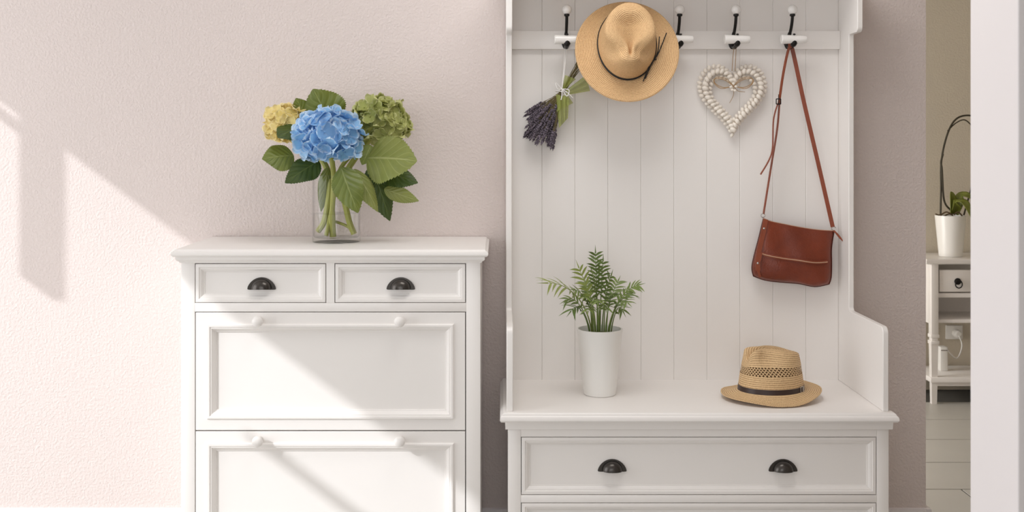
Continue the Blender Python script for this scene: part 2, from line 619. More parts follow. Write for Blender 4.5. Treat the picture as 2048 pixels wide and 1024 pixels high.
struct(MB().extrude([(WALL - a, b) for a, b in bbp], 'x', -2.8, 1.369).box(1.355, 1.369, WALL - 0.01, WALL + 0.16, 0, 0.088)
       .build('baseboard_back', M['trim']))

# ------------------------------------------------------------------ cabinet fittings
def cup_pull(parent, c):
    x, y, z = c
    m = MB()
    a, h, p = 0.0290, 0.0275, 0.024
    m.grid(18, 8, lambda u, v: (x + a * math.cos(PI * u) * math.cos(v * PI / 2) ** 0.8, y - 0.003 - p * math.sin(v * PI / 2), z - 0.014 + h * math.sin(PI * u) * math.cos(v * PI / 2) ** 0.8))
    poly = [(x + 0.040 * math.cos(PI * k / 20), z - 0.0125 + 0.0305 * math.sin(PI * k / 20) ** 1.35) for k in range(21)]
    poly += [(x - 0.0405, z - 0.0145), (x - 0.039, z - 0.0165), (x - 0.033, z - 0.0172), (x + 0.033, z - 0.0172), (x + 0.039, z - 0.0165), (x + 0.0405, z - 0.0145)]
    m.extrude(poly, 'y', y - 0.003, y + 0.001)
    o = m.build('cup_pull', M['pull'], parent, smooth=50)
    tag(o, 'dark burnished metal half-moon cup pull')
    return o
def knob(parent, c):
    prof = [(0.0085, 0), (0.0085, 0.003), (0.006, 0.006), (0.006, 0.012), (0.009, 0.016), (0.0135, 0.020), (0.0155, 0.026), (0.0145, 0.032), (0.010, 0.036), (0, 0.0375)]
    return MB().lathe(prof, 24, c, 'y').build('knob', M['white'], parent, smooth=60)
def drawer(parent, x0, x1, z0, z1, y):
    return MB().front(x0, x1, z0, z1, [(0, y + 0.02), (0, y + 0.001), (0.0012, y), (0.009, y - 0.0005), (0.011, y + 0.002), (0.0135, y + 0.002), (0.017, y + 0.004),
                      (0.021, y + 0.008), (0.0235, y + 0.0085), (0.024, y + 0.010)]).build('drawer', M['white'], parent, smooth=25)

# ------------------------------------------------------------------ shoe cabinet
YB = 3.11
k = YB / F
cx = lambda px: (px - CX) * k
cz = lambda py: H - (py - CY) * k
cab = thing('shoe_cabinet', (-0.48, 3.3, 0), 'white painted shoe cabinet with two small drawers above tilting flap doors', 'cabinet')
topz = 0.953
xL, xR = -0.902, -0.0555
MB().slab(xL, xR, YB, 3.496, [(0.016, topz - 0.022), (0.019, topz - 0.021), (0.022, topz - 0.017), (0.0225, topz - 0.012), (0.021, topz - 0.008), (0.0165, topz - 0.006),
                              (0.0155, topz - 0.004), (0.012, topz - 0.001), (0.008, topz)]).build('top', M['white'], cab, smooth=30)
MB().slab(xL, xR, YB, 3.496, [(0.0, topz - 0.040), (0.003, topz - 0.040), (0.005, topz - 0.036), (0.010, topz - 0.033), (0.0125, topz - 0.030), (0.0125, topz - 0.022)]).build('cornice_moulding', M['white'], cab, smooth=25)
zt = topz - 0.0385
for a, b in ((xL, cx(389.5)), (cx(932), xR)):
    MB().box(a, b, YB, YB + 0.03, 0, zt, 0.0015).build('post', M['white'], cab)
for a, b in ((xL, xL + 0.018), (xR - 0.018, xR)):
    MB().box(a, b, YB + 0.03, 3.494, 0, zt).build('side_panel', M['white'], cab)
MB().box(xL + 0.018, xR - 0.018, 3.484, 3.494, 0.05, zt).build('back_panel', M['dark_gap'], cab)
dl, dr = cx(389.5), cx(932)
MB().box(dl, dr, YB, YB + 0.03, cz(526.5), zt).build('rail', M['white'], cab)
MB().box(dl, dr, YB, YB + 0.03, cz(623.5), cz(606), 0.001).build('rail', M['white'], cab)
MB().box(cx(652.5), cx(669), YB, YB + 0.03, cz(606), cz(526.5)).build('divider', M['white'], cab)
for a, b, pc in ((391.2, 651, 522), (670.5, 930.5, 801)):
    d = drawer(cab, cx(a), cx(b), cz(604.8), cz(528), YB)
    cup_pull(d, (cx(pc), YB + 0.010, cz(568)))
zf2b = 0.105
MB().box(dl, dr, YB, YB + 0.03, 0.0, zf2b - 0.002).build('plinth', M['white'], cab)
for za, zb in ((cz(860.5), cz(625)), (zf2b, cz(863))):
    a, b = cx(391.5), cx(930.3)
    fi = 0.034
    ft = (651 - 625) * k
    m = MB()
    m.front(a, b, za, zb, [(0, YB + 0.02), (0, YB + 0.001), (0.001, YB), (fi, YB), (fi, YB + 0.012)])
    d = m.build('flap_door', M['white'], cab, smooth=25)
    MB().front(a + fi - 0.002, b - fi + 0.002, za + fi - 0.002, zb - fi + 0.002,
               [(0, YB), (0.0, YB - 0.004), (0.003, YB - 0.0065), (0.008, YB - 0.006), (0.010, YB - 0.003), (0.013, YB - 0.003), (0.017, YB + 0.001), (0.0215, YB + 0.0075),
                (0.024, YB + 0.008), (0.025, YB + 0.012)], cap=False).build('panel_moulding', M['white'], d, smooth=25)
    for px in (519, 801):
        knob(d, (cx(px), YB, zb - 0.0215))

# ------------------------------------------------------------------ hall stand
XL0, XL1, XR0, XR1 = 0.0184, 0.0367, 1.0678, 1.084
SZ = 0.503
stand = thing('hall_stand', (0.55, 3.27, 0), 'white hall stand with plank back, coat hooks and a drawer bench', 'hall stand')
MB().slab(0.018, 1.0875, 3.062, 3.497, [(0.012, SZ - 0.026), (0.015, SZ - 0.0255), (0.018, SZ - 0.021), (0.018, SZ - 0.015), (0.0165, SZ - 0.011), (0.013, SZ - 0.008), (0.012, SZ - 0.005),
                                       (0.008, SZ - 0.001), (0.004, SZ)]).build('bench_top', M['white'], stand, smooth=30)
MB().slab(0.0225, 1.088, 3.075, 3.497, [(0.0, SZ - 0.052), (0.006, SZ - 0.051), (0.0075, SZ - 0.050), (0.0085, SZ - 0.026)]).build('bench_moulding', M['white'], stand, smooth=25)
YS = 3.078
ks = YS / F
sx = lambda px: (px - CX) * ks
sz = lambda py: H - (py - CY) * ks
zt = SZ - 0.0515
for a, b in ((0.0225, sx(1042)), (sx(1753.5), 1.088)):
    MB().box(a, b, YS, YS + 0.035, 0, zt, 0.0015).build('post', M['white'], stand)
for a, b in ((0.0225, 0.0405), (1.070, 1.088)):
    MB().box(a, b, YS + 0.035, 3.494, 0, zt).build('bench_side', M['white'], stand)
MB().box(0.0405, 1.07, 3.484, 3.494, 0.05, zt).build('bench_back', M['dark_gap'], stand)
MB().box(sx(1042), sx(1753.5), YS, YS + 0.03, sz(873.5), zt).build('rail', M['white'], stand)
MB().box(sx(1042), sx(1753.5), YS, YS + 0.03, sz(1005.5), sz(990.5), 0.001).build('rail', M['white'], stand)
MB().box(sx(1042), sx(1753.5), YS, YS + 0.03, 0.0, 0.07).build('plinth', M['white'], stand)
for za, zb in ((sz(989), sz(875)), (0.072, sz(1007))):
    d = drawer(stand, sx(1043.3), sx(1752), za, zb, YS)
    for px in (1225, 1567.5):
        cup_pull(d, (sx(px), YS + 0.010, (za + zb) / 2 - 0.001))
# shaped side panels: armrest below, slim upright, wider head
def arc(cy_, cz_, r, a0, a1, n=6):
    return [(cy_ + r * math.cos(math.radians(a0 + (a1 - a0) * i / n)), cz_ + r * math.sin(math.radians(a0 + (a1 - a0) * i / n))) for i in range(n + 1)]
AT, UF, AF, HF, HZ, TOPZ = 0.738, 3.368, 3.067, 3.286, 1.583, 1.735
poly = [(3.496, SZ), (AF, SZ)] + arc(AF + 0.02, AT - 0.02, 0.02, 180, 90) + arc(UF - 0.012, AT + 0.012, 0.012, -90, 0) \
     + arc(UF - 0.006, HZ - 0.006, 0.006, 0, 90, 3) + arc(HF + 0.016, HZ + 0.016, 0.016, 270, 180) + [(HF, TOPZ), (3.496, TOPZ)]
for a, b in ((XL0, XL1), (XR0, XR1)):
    MB().extrude(poly, 'x', a, b).build('side_panel', M['white'], stand, smooth=30, bevel=0.002)
xs = [XL1] + [0.1325 + 0.1041 * i for i in range(9)] + [XR0]
for a, b in zip(xs, xs[1:]):
    g = 0.0002
    m = MB()
    pl = [(a + g, 3.488), (a + g, 3.4712), (a + g + 0.0014, 3.470), (b - g - 0.0014, 3.470), (b - g, 3.4712), (b - g, 3.488)]
    vs = [(p, q, z) for z in (SZ, TOPZ) for p, q in pl]
    fs = [tuple(range(6)), tuple(range(11, 5, -1))] + [(i, (i + 1) % 6, 6 + (i + 1) % 6, 6 + i) for i in range(6)]
    m.add(vs, fs).build('plank', M['white'], stand, smooth=0)
MB().box(XL1, XR0, 3.488, 3.496, SZ, TOPZ).build('backing_board', M['white'], stand)
MB().box(XL1, XR0, 3.450, 3.4705, 1.545, 1.6025, 0.002).build('hook_rail', M['white'], stand)
MB().slab(XL0, XR1, HF, 3.496, [(0.0, TOPZ), (0.012, TOPZ + 0.012), (0.035, TOPZ + 0.02), (0.035, TOPZ + 0.035)]).build('shading_shelf', M['white'], stand)  # unseen shelf, added low so that it shades the upper planks
# coat hooks
HX = [0.206 + 0.174 * i for i in range(5)]
for hx in HX:
    m = MB()
    m.lathe([(0.0, 0.0), (0.014, 0), (0.014, 0.003), (0.011, 0.0055), (0.0, 0.006)], 20, (hx, 3.450, 1.567), 'y')
    m.ball((hx, 3.446, 1.567), 0.015, 14, 8, (0.85, 0.35, 1.55))
    m.tube(spline([(hx, 3.446, 1.578), (hx, 3.432, 1.586), (hx, 3.412, 1.602), (hx, 3.398, 1.624), (hx, 3.392, 1.644)], 5), [0.0058] * 8 + [0.0048] * 13, 10)
    m.lathe([(0.0045, 1.640), (0.0085, 1.643), (0.0085, 1.6475), (0.005, 1.650)], 16, (hx, 3.392, 0))
    m.tube(spline([(hx, 3.446, 1.556), (hx, 3.425, 1.548), (hx, 3.400, 1.549), (hx, 3.384, 1.556)], 5), 0.0062, 10)
    m.ball((hx, 3.378, 1.562), 0.0125, 12, 8, (0.9, 1, 1.3))
    m.ball((hx, 3.372, 1.584), 0.0045, 10, 6, (1, 1, 0.6))
    o = m.build('coat_hook', M['iron'], stand, smooth=50)
    MB().ball((hx, 3.392, 1.662), 0.0150, 20, 12).build('ceramic_ball', M['ceramic'], o, smooth=60)
    pr = [(0.0, -0.0385), (0.0135, -0.0385), (0.0148, -0.037), (0.0138, -0.02), (0.0128, 0.0), (0.0122, 0.02), (0.0115, 0.036), (0.0100, 0.0385), (0.0, 0.0385)]
    MB().lathe(pr, 20, (hx, 3.378, 1.569), 'x').build('ceramic_bar', M['ceramic'], o, smooth=40)

# ------------------------------------------------------------------ glass vase with water
VX, VY, VZ, VR, VH = -0.4935, 3.32, topz, 0.072, 0.202
vase = thing('glass_vase', (VX, VY, VZ), 'clear glass cylinder vase half filled with water', 'vase')
t = 0.0028
pr = [(0.0, 0.0), (VR - 0.004, 0.0), (VR - 0.001, 0.001), (VR, 0.004), (VR, VH - 0.001), (VR - t / 2, VH), (VR - t, VH - 0.001), (VR - t, 0.018), (VR - t - 0.004, 0.014), (0.0, 0.013)]
MB().lathe(pr, 64, (VX, VY, VZ)).build('vessel', M['glass'], vase, smooth=40)
wl = 0.086
pr = [(0.0, 0.0135), (VR - t - 0.0045, 0.0145), (VR - t - 0.0004, 0.0185), (VR - t - 0.0004, wl), (0.0, wl - 0.0005)]
MB().lathe(pr, 64, (VX, VY, VZ)).build('water', M['water'], vase, smooth=40)

# ------------------------------------------------------------------ hydrangeas
def petal_mesh(name, r, mat, seed, frill=0.0):
    rg = random.Random(seed)
    m = MB()
    for q in range(4):
        a0 = q * PI / 2 + rg.uniform(-0.15, 0.15)
        ln = r * rg.uniform(0.9, 1.1)
        w = r * rg.uniform(0.56, 0.68)
        cup = rg.uniform(0.15, 0.95)
        tw = rg.uniform(-0.4, 0.4)
        ca, sa = math.cos(a0), math.sin(a0)
        def fn(u, v, ln=ln, w=w, cup=cup, tw=tw, ca=ca, sa=sa):
            s = (u - 0.5) * 2
            d = (1 - math.cos(PI * v)) / 2
            x = ln * d
            y = w * s * max(math.sin(PI * v) ** 0.75 * (0.82 + 0.3 * d), 0.03)
            z = r * (cup * d * d * 0.9 - 0.45 * d ** 4 + tw * s * d * 0.4 + 0.25 * s * s * d + frill * math.sin(5 * s + 3 * d) * d)
            return (x * ca - y * sa, x * sa + y * ca, z)
        m.grid(6, 7, fn, lambda u, v: (u, max(abs(u - 0.5) * 2 * (v > 0.35), (1 - math.cos(PI * v)) / 2)))
    m.ball((0, 0, r * 0.05), r * 0.1, 6, 4)
    me = m.build(name, mat, None, local=True, smooth=70, weld=False)
    data = me.data
    bpy.data.objects.remove(me)
    return data
def flower_head(parent, c, rad, n, r, matname, seed, frill=0.0, zmin=-0.75):
    c = Vector(c)
    rg = random.Random(seed)
    meshes = [petal_mesh('floret', r, M[matname], seed * 10 + i, frill) for i in range(4)]
    head = MB().ball(c, 1.0, 16, 10, tuple(x * 0.72 for x in rad)).build('flower_head', M[matname], parent, smooth=60)
    base = Vector(parent.location)
    ga = PI * (3 - math.sqrt(5))
    for i in range(n):
        z = 1 - 2 * (i + 0.5) / n
        if z < zmin:
            continue
        q = math.sqrt(1 - z * z)
        d = Vector((q * math.cos(i * ga), q * math.sin(i * ga), z))
        k_ = rg.uniform(0.80, 1.04)
        pos = c + Vector((d.x * rad[0] * k_, d.y * rad[1] * k_, d.z * rad[2] * k_)) - base
        nrm = (Vector((d.x / rad[0], d.y / rad[1], d.z / rad[2])).normalized() + Vector((rg.uniform(-.6, .6), rg.uniform(-.6, .6), rg.uniform(-.6, .6)))).normalized()
        mt = Matrix.Translation(pos) @ nrm.to_track_quat('Z', 'Y').to_matrix().to_4x4() @ Matrix.Rotation(rg.uniform(0, 6.28), 4, 'Z') @ Matrix.Scale(rg.uniform(0.85, 1.12), 4)
        inst('floret', meshes[i % 4], head, mat4=mt)
    return head
def leaf(parent, base, tip, width, nrm, mat, droop=0.15, fold=0.15, curl=0.0, name='leaf'):
    base, tip = Vector(base), Vector(tip)
    L = (tip - base).length
    ax = (tip - base).normalized()
    nrm = Vector(nrm)
    nrm = (nrm - ax * nrm.dot(ax)).normalized()
    sd = ax.cross(nrm)
    NL, NW = 60, 8
    ph = (base.x * 37 + tip.z * 91) % 6.28
    def fn(u, v):
        s = (u - 0.5) * 2
        w = (math.sin(PI * min(1.0, v ** 0.78)) ** 0.75 if 0 < v < 1 else 0.0) * (1 - 0.25 * v ** 6) + 0.012
        i = round(v * NL)
        ser = (0.050 * (1 - (i % 3) / 1.5)) * (abs(s) > 0.99) * (0.06 < v < 0.95)
        hw = width / 2 * (w + ser)
        z = droop * L * (0.25 - (v - 0.5) ** 2) * 1.2 - fold * hw * abs(s) ** 1.4 + curl * hw * s * v + 0.10 * hw * abs(s) * math.sin(9 * v + ph + (2 if s > 0 else 0))
        return base + ax * (L * v + 0.10 * L * (-(abs(s) ** 1.5)) * 0.25 * math.sin(PI * v)) + sd * hw * s + nrm * z
    return MB().grid(NW, NL, fn, lambda u, v: ((u - 0.5) * 2, v)).build(name, M[mat], parent, smooth=60, weld=False)
HB = (VX, VY, VZ + 0.014)
FRONT = Vector((0, -1, 0))
# blue
hb = thing('hydrangea', HB, 'large blue hydrangea bloom at the front of the vase bouquet', 'flower', 'cut hydrangeas in the vase')
cb = P(656, 274, 3.235)
flower_head(hb, cb, (0.090, 0.078, 0.073), 92, 0.0300, 'blue', 3, 0.05)
MB().tube(spline([(VX - 0.010, VY - 0.005, VZ + 0.016), (VX - 0.012, VY - 0.012, VZ + 0.08), (VX - 0.004, VY - 0.03, VZ + 0.2), cb]), [0.0105] * 7 + [0.008] * 12, 10).build('stem', M['stem'], hb)
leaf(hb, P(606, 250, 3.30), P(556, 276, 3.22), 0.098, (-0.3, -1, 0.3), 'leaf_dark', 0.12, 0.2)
leaf(hb, P(588, 312, 3.27), P(524, 318, 3.22), 0.096, (-0.2, -1, 0.5), 'leaf', 0.2, 0.15)
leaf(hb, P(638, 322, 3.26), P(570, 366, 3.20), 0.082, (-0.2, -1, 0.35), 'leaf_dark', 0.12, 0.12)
leaf(hb, P(682, 335, 3.22), P(716, 426, 3.20), 0.088, (0.0, -1, 0.1), 'leaf', 0.22, 0.2, 0.2)
leaf(hb, P(655, 335, 3.30), P(642, 424, 3.33), 0.040, (0.3, -1, 0), 'leaf', 0.06, 0.3)
# yellow
hy = thing('hydrangea', HB, 'pale yellow hydrangea bloom half hidden behind the blue one', 'flower', 'cut hydrangeas in the vase')
cyl = P(574, 250, 3.345)
flower_head(hy, cyl, (0.060, 0.054, 0.056), 56, 0.0230, 'yellow', 5, 0.08)
MB().tube(spline([(VX - 0.058, VY + 0.012, VZ + 0.030), (VX - 0.034, VY + 0.005, VZ + 0.075), (VX - 0.022, VY, VZ + 0.2), (VX - 0.08, VY + 0.01, VZ + 0.29), cyl]), 0.0092, 10).build('stem', M['stem'], hy)
leaf(hy, P(664, 250, 3.37), P(626, 178, 3.33), 0.135, (-0.1, -1, 0.55), 'leaf', 0.25, 0.25)
leaf(hy, P(612, 235, 3.35), P(592, 196, 3.32), 0.06, (-0.1, -1, 0.5), 'leaf', 0.2, 0.25)
# green
hg = thing('hydrangea', HB, 'ruffled lime green hydrangea bloom behind the blue one', 'flower', 'cut hydrangeas in the vase')
cg = P(762, 246, 3.365)
flower_head(hg, cg, (0.078, 0.064, 0.070), 76, 0.0270, 'green', 9, 0.12)
MB().tube(spline([(VX + 0.055, VY - 0.012, VZ + 0.024), (VX + 0.035, VY - 0.008, VZ + 0.08), (VX + 0.022, VY, VZ + 0.19), (VX + 0.09, VY + 0.02, VZ + 0.3), cg]), 0.0092, 10).build('stem', M['stem'], hg)
MB().tube(spline([(VX - 0.005, VY + 0.01, VZ + 0.06), (VX + 0.03, VY + 0.0, VZ + 0.048), (VX + 0.052, VY - 0.012, VZ + 0.032)]), 0.0045, 8).build('stem', M['stem'], hg)
MB().tube(spline([(VX - 0.028, VY - 0.02, VZ + 0.020), (VX - 0.014, VY + 0.0, VZ + 0.1), (VX + 0.006, VY + 0.01, VZ + 0.21), (VX + 0.05, VY + 0.015, VZ + 0.27)]), 0.0065, 10).build('stem', M['stem'], hg)
leaf(hg, P(734, 316, 3.28), P(834, 322, 3.20), 0.150, (0.1, -1, 0.35), 'leaf_back', 0.18, 0.12)
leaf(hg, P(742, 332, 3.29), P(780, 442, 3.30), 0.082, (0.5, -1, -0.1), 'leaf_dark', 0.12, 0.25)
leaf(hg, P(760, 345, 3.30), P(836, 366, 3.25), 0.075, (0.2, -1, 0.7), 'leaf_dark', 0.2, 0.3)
leaf(hg, P(768, 378, 3.29), P(838, 402, 3.24), 0.048, (0.1, -1, 0.0), 'leaf_back', 0.2, 0.3, -0.3)
leaf(hg, P(708, 338, 3.25), P(756, 424, 3.23), 0.058, (0.6, -1, 0.2), 'leaf_back', 0.2, 0.4)
leaf(hg, P(690, 340, 3.29), P(688, 400, 3.33), 0.045, (-0.2, -1, 0), 'leaf', 0.1, 0.2)
leaf(hg, P(742, 290, 3.30), P(724, 330, 3.27), 0.05, (0.2, -1, 0.2), 'leaf', 0.1, 0.2)

# ------------------------------------------------------------------ hats
def sstep(a, b, x):
    t = max(0, min(1, (x - a) / (b - a)))
    return t * t * (3 - 2 * t)
def hat_surface(a, b, at, bt, h, A, B, brim, crown, total, z0=0.0, oy=0.0, nu=96):
    """a,b base half axes (side, front-back); at,bt top half axes; A,B brim half axes; front is -y.
       rows: crown top (0..1), wall (1..2), brim (2..3)"""
    rows = [('t', i / 14) for i in range(15)] + [('w', i / 16) for i in range(1, 17)] + [('b', i / 12) for i in range(1, 13)]
    def pt(kind, q, th):
        cs, sn = math.cos(th), math.sin(th)
        if kind == 't':
            rr = math.sin(q * PI / 2)
            x, y = at * rr * cs, bt * rr * sn
            z = h - 0.014 * (1 - math.cos(q * PI / 2)) ** 1.5
        elif kind == 'w':
            e = q ** 0.9
            x, y = (at + (a - at) * e) * cs, (bt + (b - bt) * e) * sn
            z = z0 + (h - 0.014 - z0) * (1 - q)
        else:
            x, y = (a + (A - a) * q) * cs, (b + (B - b) * q) * sn - oy * q
            z = brim(q, th)
        if kind != 'b':
            x, y, z = crown(x, y, z, h)
        return Vector((x, y, z))
    vs, uvs, fs = [], [], []
    arc_ = 0.0
    info = {}
    prev = None
    for j, (kd, q) in enumerate(rows):
        mid = [pt(kd, q, th) for th in (0.3, 1.9, 3.5, 5.1)]
        if prev is not None:
            arc_ += sum((m_ - p_).length for m_, p_ in zip(mid, prev)) / 4
        prev = mid
        if kd == 'w' and abs(q - 1) < 1e-6:
            info['base'] = arc_
        if kd == 't' and q == 1:
            info['shoulder'] = arc_
        for i in range(nu + 1):
            th = 2 * PI * i / nu
            vs.append(pt(kd, q, th))
            uvs.append((th / (2 * PI) * total, arc_))
    n1 = nu + 1
    for j in range(len(rows) - 1):
        for i in range(nu):
            fs.append((j * n1 + i, j * n1 + i + 1, (j + 1) * n1 + i + 1, (j + 1) * n1 + i))
    return MB().add(vs, fs, uvs), info

def hat_mesh_obj(mb, name, mat, parent, thick):
    o = mb.build(name, mat, parent, local=True, smooth=70, solid=thick)
    return o

# hanging hat: crown towards the room, front hanging down
M['straw_a'] = straw('fine_braided_straw', lin(172, 122, 78), lin(244, 206, 154), 0.0045, 0.0028)
hh = thing('straw_hat', P(1253, 91, 3.350), 'wide-brimmed tan straw hat with black cord hanging on a coat hook', 'hat', None, (math.radians(73), math.radians(2), math.radians(-1)))
def crown_a(x, y, z, h):
    k_ = sstep(h - 0.060, h - 0.008, z)
    # teardrop dent, wide at the back and pointed at the front
    w = 0.009 + 0.030 * sstep(-0.075, 0.030, y)
    d = math.exp(-(x / w) ** 2) * sstep(-0.082, -0.055, y) * (1 - sstep(0.025, 0.066, y))
    z2 = z - 0.030 * d * k_
    # pinched sides at the front
    pin = math.exp(-((y + 0.056) / 0.030) ** 2) * sstep(h * 0.35, h * 0.95, z)
    sx_ = -1 if x > 0 else 1
    x2 = x + sx_ * min(abs(x) * 0.55, 0.026) * pin
    z2 -= 0.014 * pin * sstep(0.010, 0.045, abs(x))
    return x2, y, z2
def brim_a(q, th):
    return 0.004 + 0.014 * q * q * (0.4 + 0.6 * math.cos(th) ** 2) - 0.004 * q * math.sin(th)
mb, inf = hat_surface(0.088, 0.114, 0.074, 0.094, 0.118, 0.157, 0.164, brim_a, crown_a, 190 * 0.0028, 0.004, 0.022)
hat_mesh_obj(mb, 'hat_body', M['straw_a'], hh, 0.0028)
m = MB()
for zz, rr in ((0.011, 1.016), (0.0155, 1.012)):
    m.tube([(0.088 * rr * math.cos(t), 0.114 * rr * math.sin(t), zz + 0.002 * math.sin(2 * t)) for t in [2 * PI * i / 64 for i in range(65)]], 0.0017, 6, caps=False)
hc = m.build('cord_band', M['cord_black'], hh, local=True)
def hpt(th, s, z):
    return Vector((0.088 * s * math.cos(th), 0.114 * s * math.sin(th), z))
kp = hpt(-0.40, 1.045, 0.014)
m = MB().ball(kp, 0.0045, 10, 6, (1, 1, 1.3))
m.tube(spline([kp, kp + Vector((0.012, 0.022, 0.010)), kp + Vector((0.034, 0.082, 0.010))]), 0.0018, 6)
m.tube(spline([kp, kp + Vector((0.008, 0.025, 0.014)), kp + Vector((0.012, 0.068, 0.012))]), 0.0018, 6)
m.tube(spline([kp, kp + Vector((-0.012, -0.020, 0.006)), kp + Vector((-0.030, -0.066, 0.004))]), 0.0018, 6)
m.tube(spline([kp, kp + Vector((-0.016, -0.020, 0.008)), kp + Vector((-0.036, -0.074, 0.003))]), 0.0018, 6)
m.build('cord_tail', M['cord_black'], hh, local=True)

# fedora on the bench: front pinch turned to the left
FZ = 0.024
fed = thing('straw_fedora', (0.797, 3.235, SZ + 0.0015), 'small straw fedora with brown leather buckle band lying on the bench', 'hat', None, (0, 0, math.radians(-70)))
def crown_f(x, y, z, h):
    k_ = sstep(h - 0.060, h - 0.010, z)
    z = z + k_ * (-y) * 0.10
    dent = math.exp(-(x / 0.019) ** 2) * sstep(-0.125, -0.085, y) * (1 - sstep(0.050, 0.085, y))
    z2 = z - 0.034 * dent * k_
    pin = math.exp(-((y + 0.036) / 0.040) ** 2) * sstep(h * 0.45, h * 0.90, z)
    sx_ = -1 if x > 0 else 1
    return x + sx_ * min(abs(x) * 0.55, 0.030) * pin, y, z2
def brim_f(q, th):
    sn, cs = math.sin(th), math.cos(th)
    edge = 0.001 + 0.024 * sstep(-0.1, 1.0, sn) + 0.007 * sstep(0.0, 1.0, -cs) + 0.009 * sstep(0.3, 1.0, -sn)
    e = math.sin(q * PI / 2) ** 0.9
    return FZ + (edge - FZ) * e + 0.004 * sstep(0.75, 1.0, q) * 0.6
mb, inf = hat_surface(0.083, 0.099, 0.068, 0.084, 0.146, 0.132, 0.150, brim_f, crown_f, 51 * 0.0105, FZ, 0.0)
sh, bs = inf['shoulder'], inf['base']
M['straw_b'] = straw('natural_braided_straw', lin(156, 118, 78), lin(238, 204, 156), 0.0058, 0.0035, (sh + (bs - sh) * 0.33, sh + (bs - sh) * 0.56, 0.0105))
hat_mesh_obj(mb, 'hat_body', M['straw_b'], fed, 0.0024)
m = MB()
n = 64
vs, fs = [], []
for i in range(n):
    th = 2 * PI * i / n
    for rr, zz in ((1.000, 0.0), (1.022, 0.0), (1.004, 0.0145), (0.980, 0.0145)):
        vs.append((0.083 * rr * math.cos(th), 0.099 * rr * math.sin(th), FZ + zz))
for i in range(n):
    for q in range(4):
        fs.append((i * 4 + q, ((i + 1) % n) * 4 + q, ((i + 1) % n) * 4 + (q + 1) % 4, i * 4 + (q + 1) % 4))
band = m.add(vs, fs).build('hat_band', M['band'], fed, local=True, smooth=30)
def fp(th, r, z):
    return Vector((0.083 * (r - 0.012) * math.cos(th), 0.099 * (r - 0.012) * math.sin(th), z + FZ - 0.012))
TH = 0.52
m = MB()
for dth in (0.0, 0.13):
    m.tube([fp(TH + dth, 1.05, 0.010), fp(TH + dth, 1.042, 0.0285)], 0.0013, 6)
m.tube([fp(TH, 1.05, 0.010), fp(TH + 0.13, 1.05, 0.010)], 0.0013, 6)
m.tube([fp(TH, 1.042, 0.0285), fp(TH + 0.13, 1.042, 0.0285)], 0.0013, 6)
m.tube([fp(TH + 0.22, 1.045, 0.011), fp(TH + 0.22, 1.038, 0.0275)], 0.0022, 6)
m.build('buckle', M['steel'], band, local=True)

# ------------------------------------------------------------------ potted palm on the bench
PX, PY, PZ = 0.297, 3.275, SZ
pp = thing('potted_palm', (PX, PY, PZ), 'small parlour palm in a tapered white pot on the bench', 'plant')
PHT = 0.196
MB().lathe([(0.0, 0), (0.044, 0), (0.0475, 0.003), (0.050, 0.02), (0.0675, PHT - 0.002), (0.0675, PHT), (0.0635, PHT), (0.062, PHT - 0.012), (0.060, PHT - 0.022), (0.0, PHT - 0.022)], 48, (PX, PY, PZ)).build('pot', M['pot'], pp, smooth=40)
MB().lathe([(0.0, PHT - 0.014), (0.05, PHT - 0.017), (0.0605, PHT - 0.021)], 32, (PX, PY, PZ)).build('soil', M['soil'], pp)
def frond(parent, base, tip, lift, n_pairs, ll, mat, seed, start=0.42, wid=0.0036):
    rg = random.Random(seed)
    base, tip = Vector(base), Vector(tip)
    mid1 = base + Vector((0, 0, (tip - base).length * 0.40)) + (tip - base) * 0.12
    mid2 = base + (tip - base) * 0.62 + Vector((0, 0, lift))
    pts = bez(base, mid1, mid2, tip, 24)
    m = MB()
    m.tube(pts, [0.0022 - 0.0015 * i / 24 for i in range(25)], 6)
    for q in range(n_pairs):
        t_ = start + (1 - start) * (q + 0.3) / n_pairs
        i = min(23, int(t_ * 24))
        p = pts[i].lerp(pts[i + 1], t_ * 24 - i)
        tg = (pts[i + 1] - pts[i]).normalized()
        sdv = tg.cross(Vector((0.0, -0.55, 1.0)))
        if sdv.length < 0.2:
            sdv = tg.cross(Vector((0, -1, 0.1)))
        sdv.normalize()
        upv = sdv.cross(tg).normalized()
        for sgn in (-1, 1):
            L = ll * (0.62 + 0.55 * math.sin(PI * (0.15 + 0.75 * q / n_pairs))) * rg.uniform(0.85, 1.1)
            dr = (tg * rg.uniform(0.75, 1.0) + sdv * sgn * rg.uniform(0.75, 0.95) + upv * rg.uniform(-0.1, 0.35)).normalized()
            nr = dr.cross(sdv * sgn)
            if nr.length < 0.1:
                nr = upv
            nr = (upv - dr * upv.dot(dr)).normalized()
            s2 = dr.cross(nr)
            vs, fs = [], []
            NS = 6
            for a in range(NS + 1):
                v = a / NS
                w = wid * (math.sin(PI * (0.08 + 0.92 * v) ** 0.8) if v < 1 else 0.02) 
                c_ = p + dr * L * v - Vector((0, 0, 1)) * L * 0.30 * v * v
                vs += [c_ - s2 * w, c_ + nr * w * -0.35, c_ + s2 * w]
            for a in range(NS):
                fs += [(a * 3, a * 3 + 1, a * 3 + 4, a * 3 + 3), (a * 3 + 1, a * 3 + 2, a * 3 + 5, a * 3 + 4)]
            m.add(vs, fs)
    # closing leaflet
    tg = (pts[-1] - pts[-2]).normalized()
    s2 = tg.cross(Vector((0, -1, 0.2))).normalized()
    m.add([pts[-1] - s2 * wid * .6, pts[-1] + s2 * wid * .6, pts[-1] + tg * ll * 0.7], [(0, 1, 2)])
    return m.build('frond', M[mat], parent, smooth=60, weld=False)
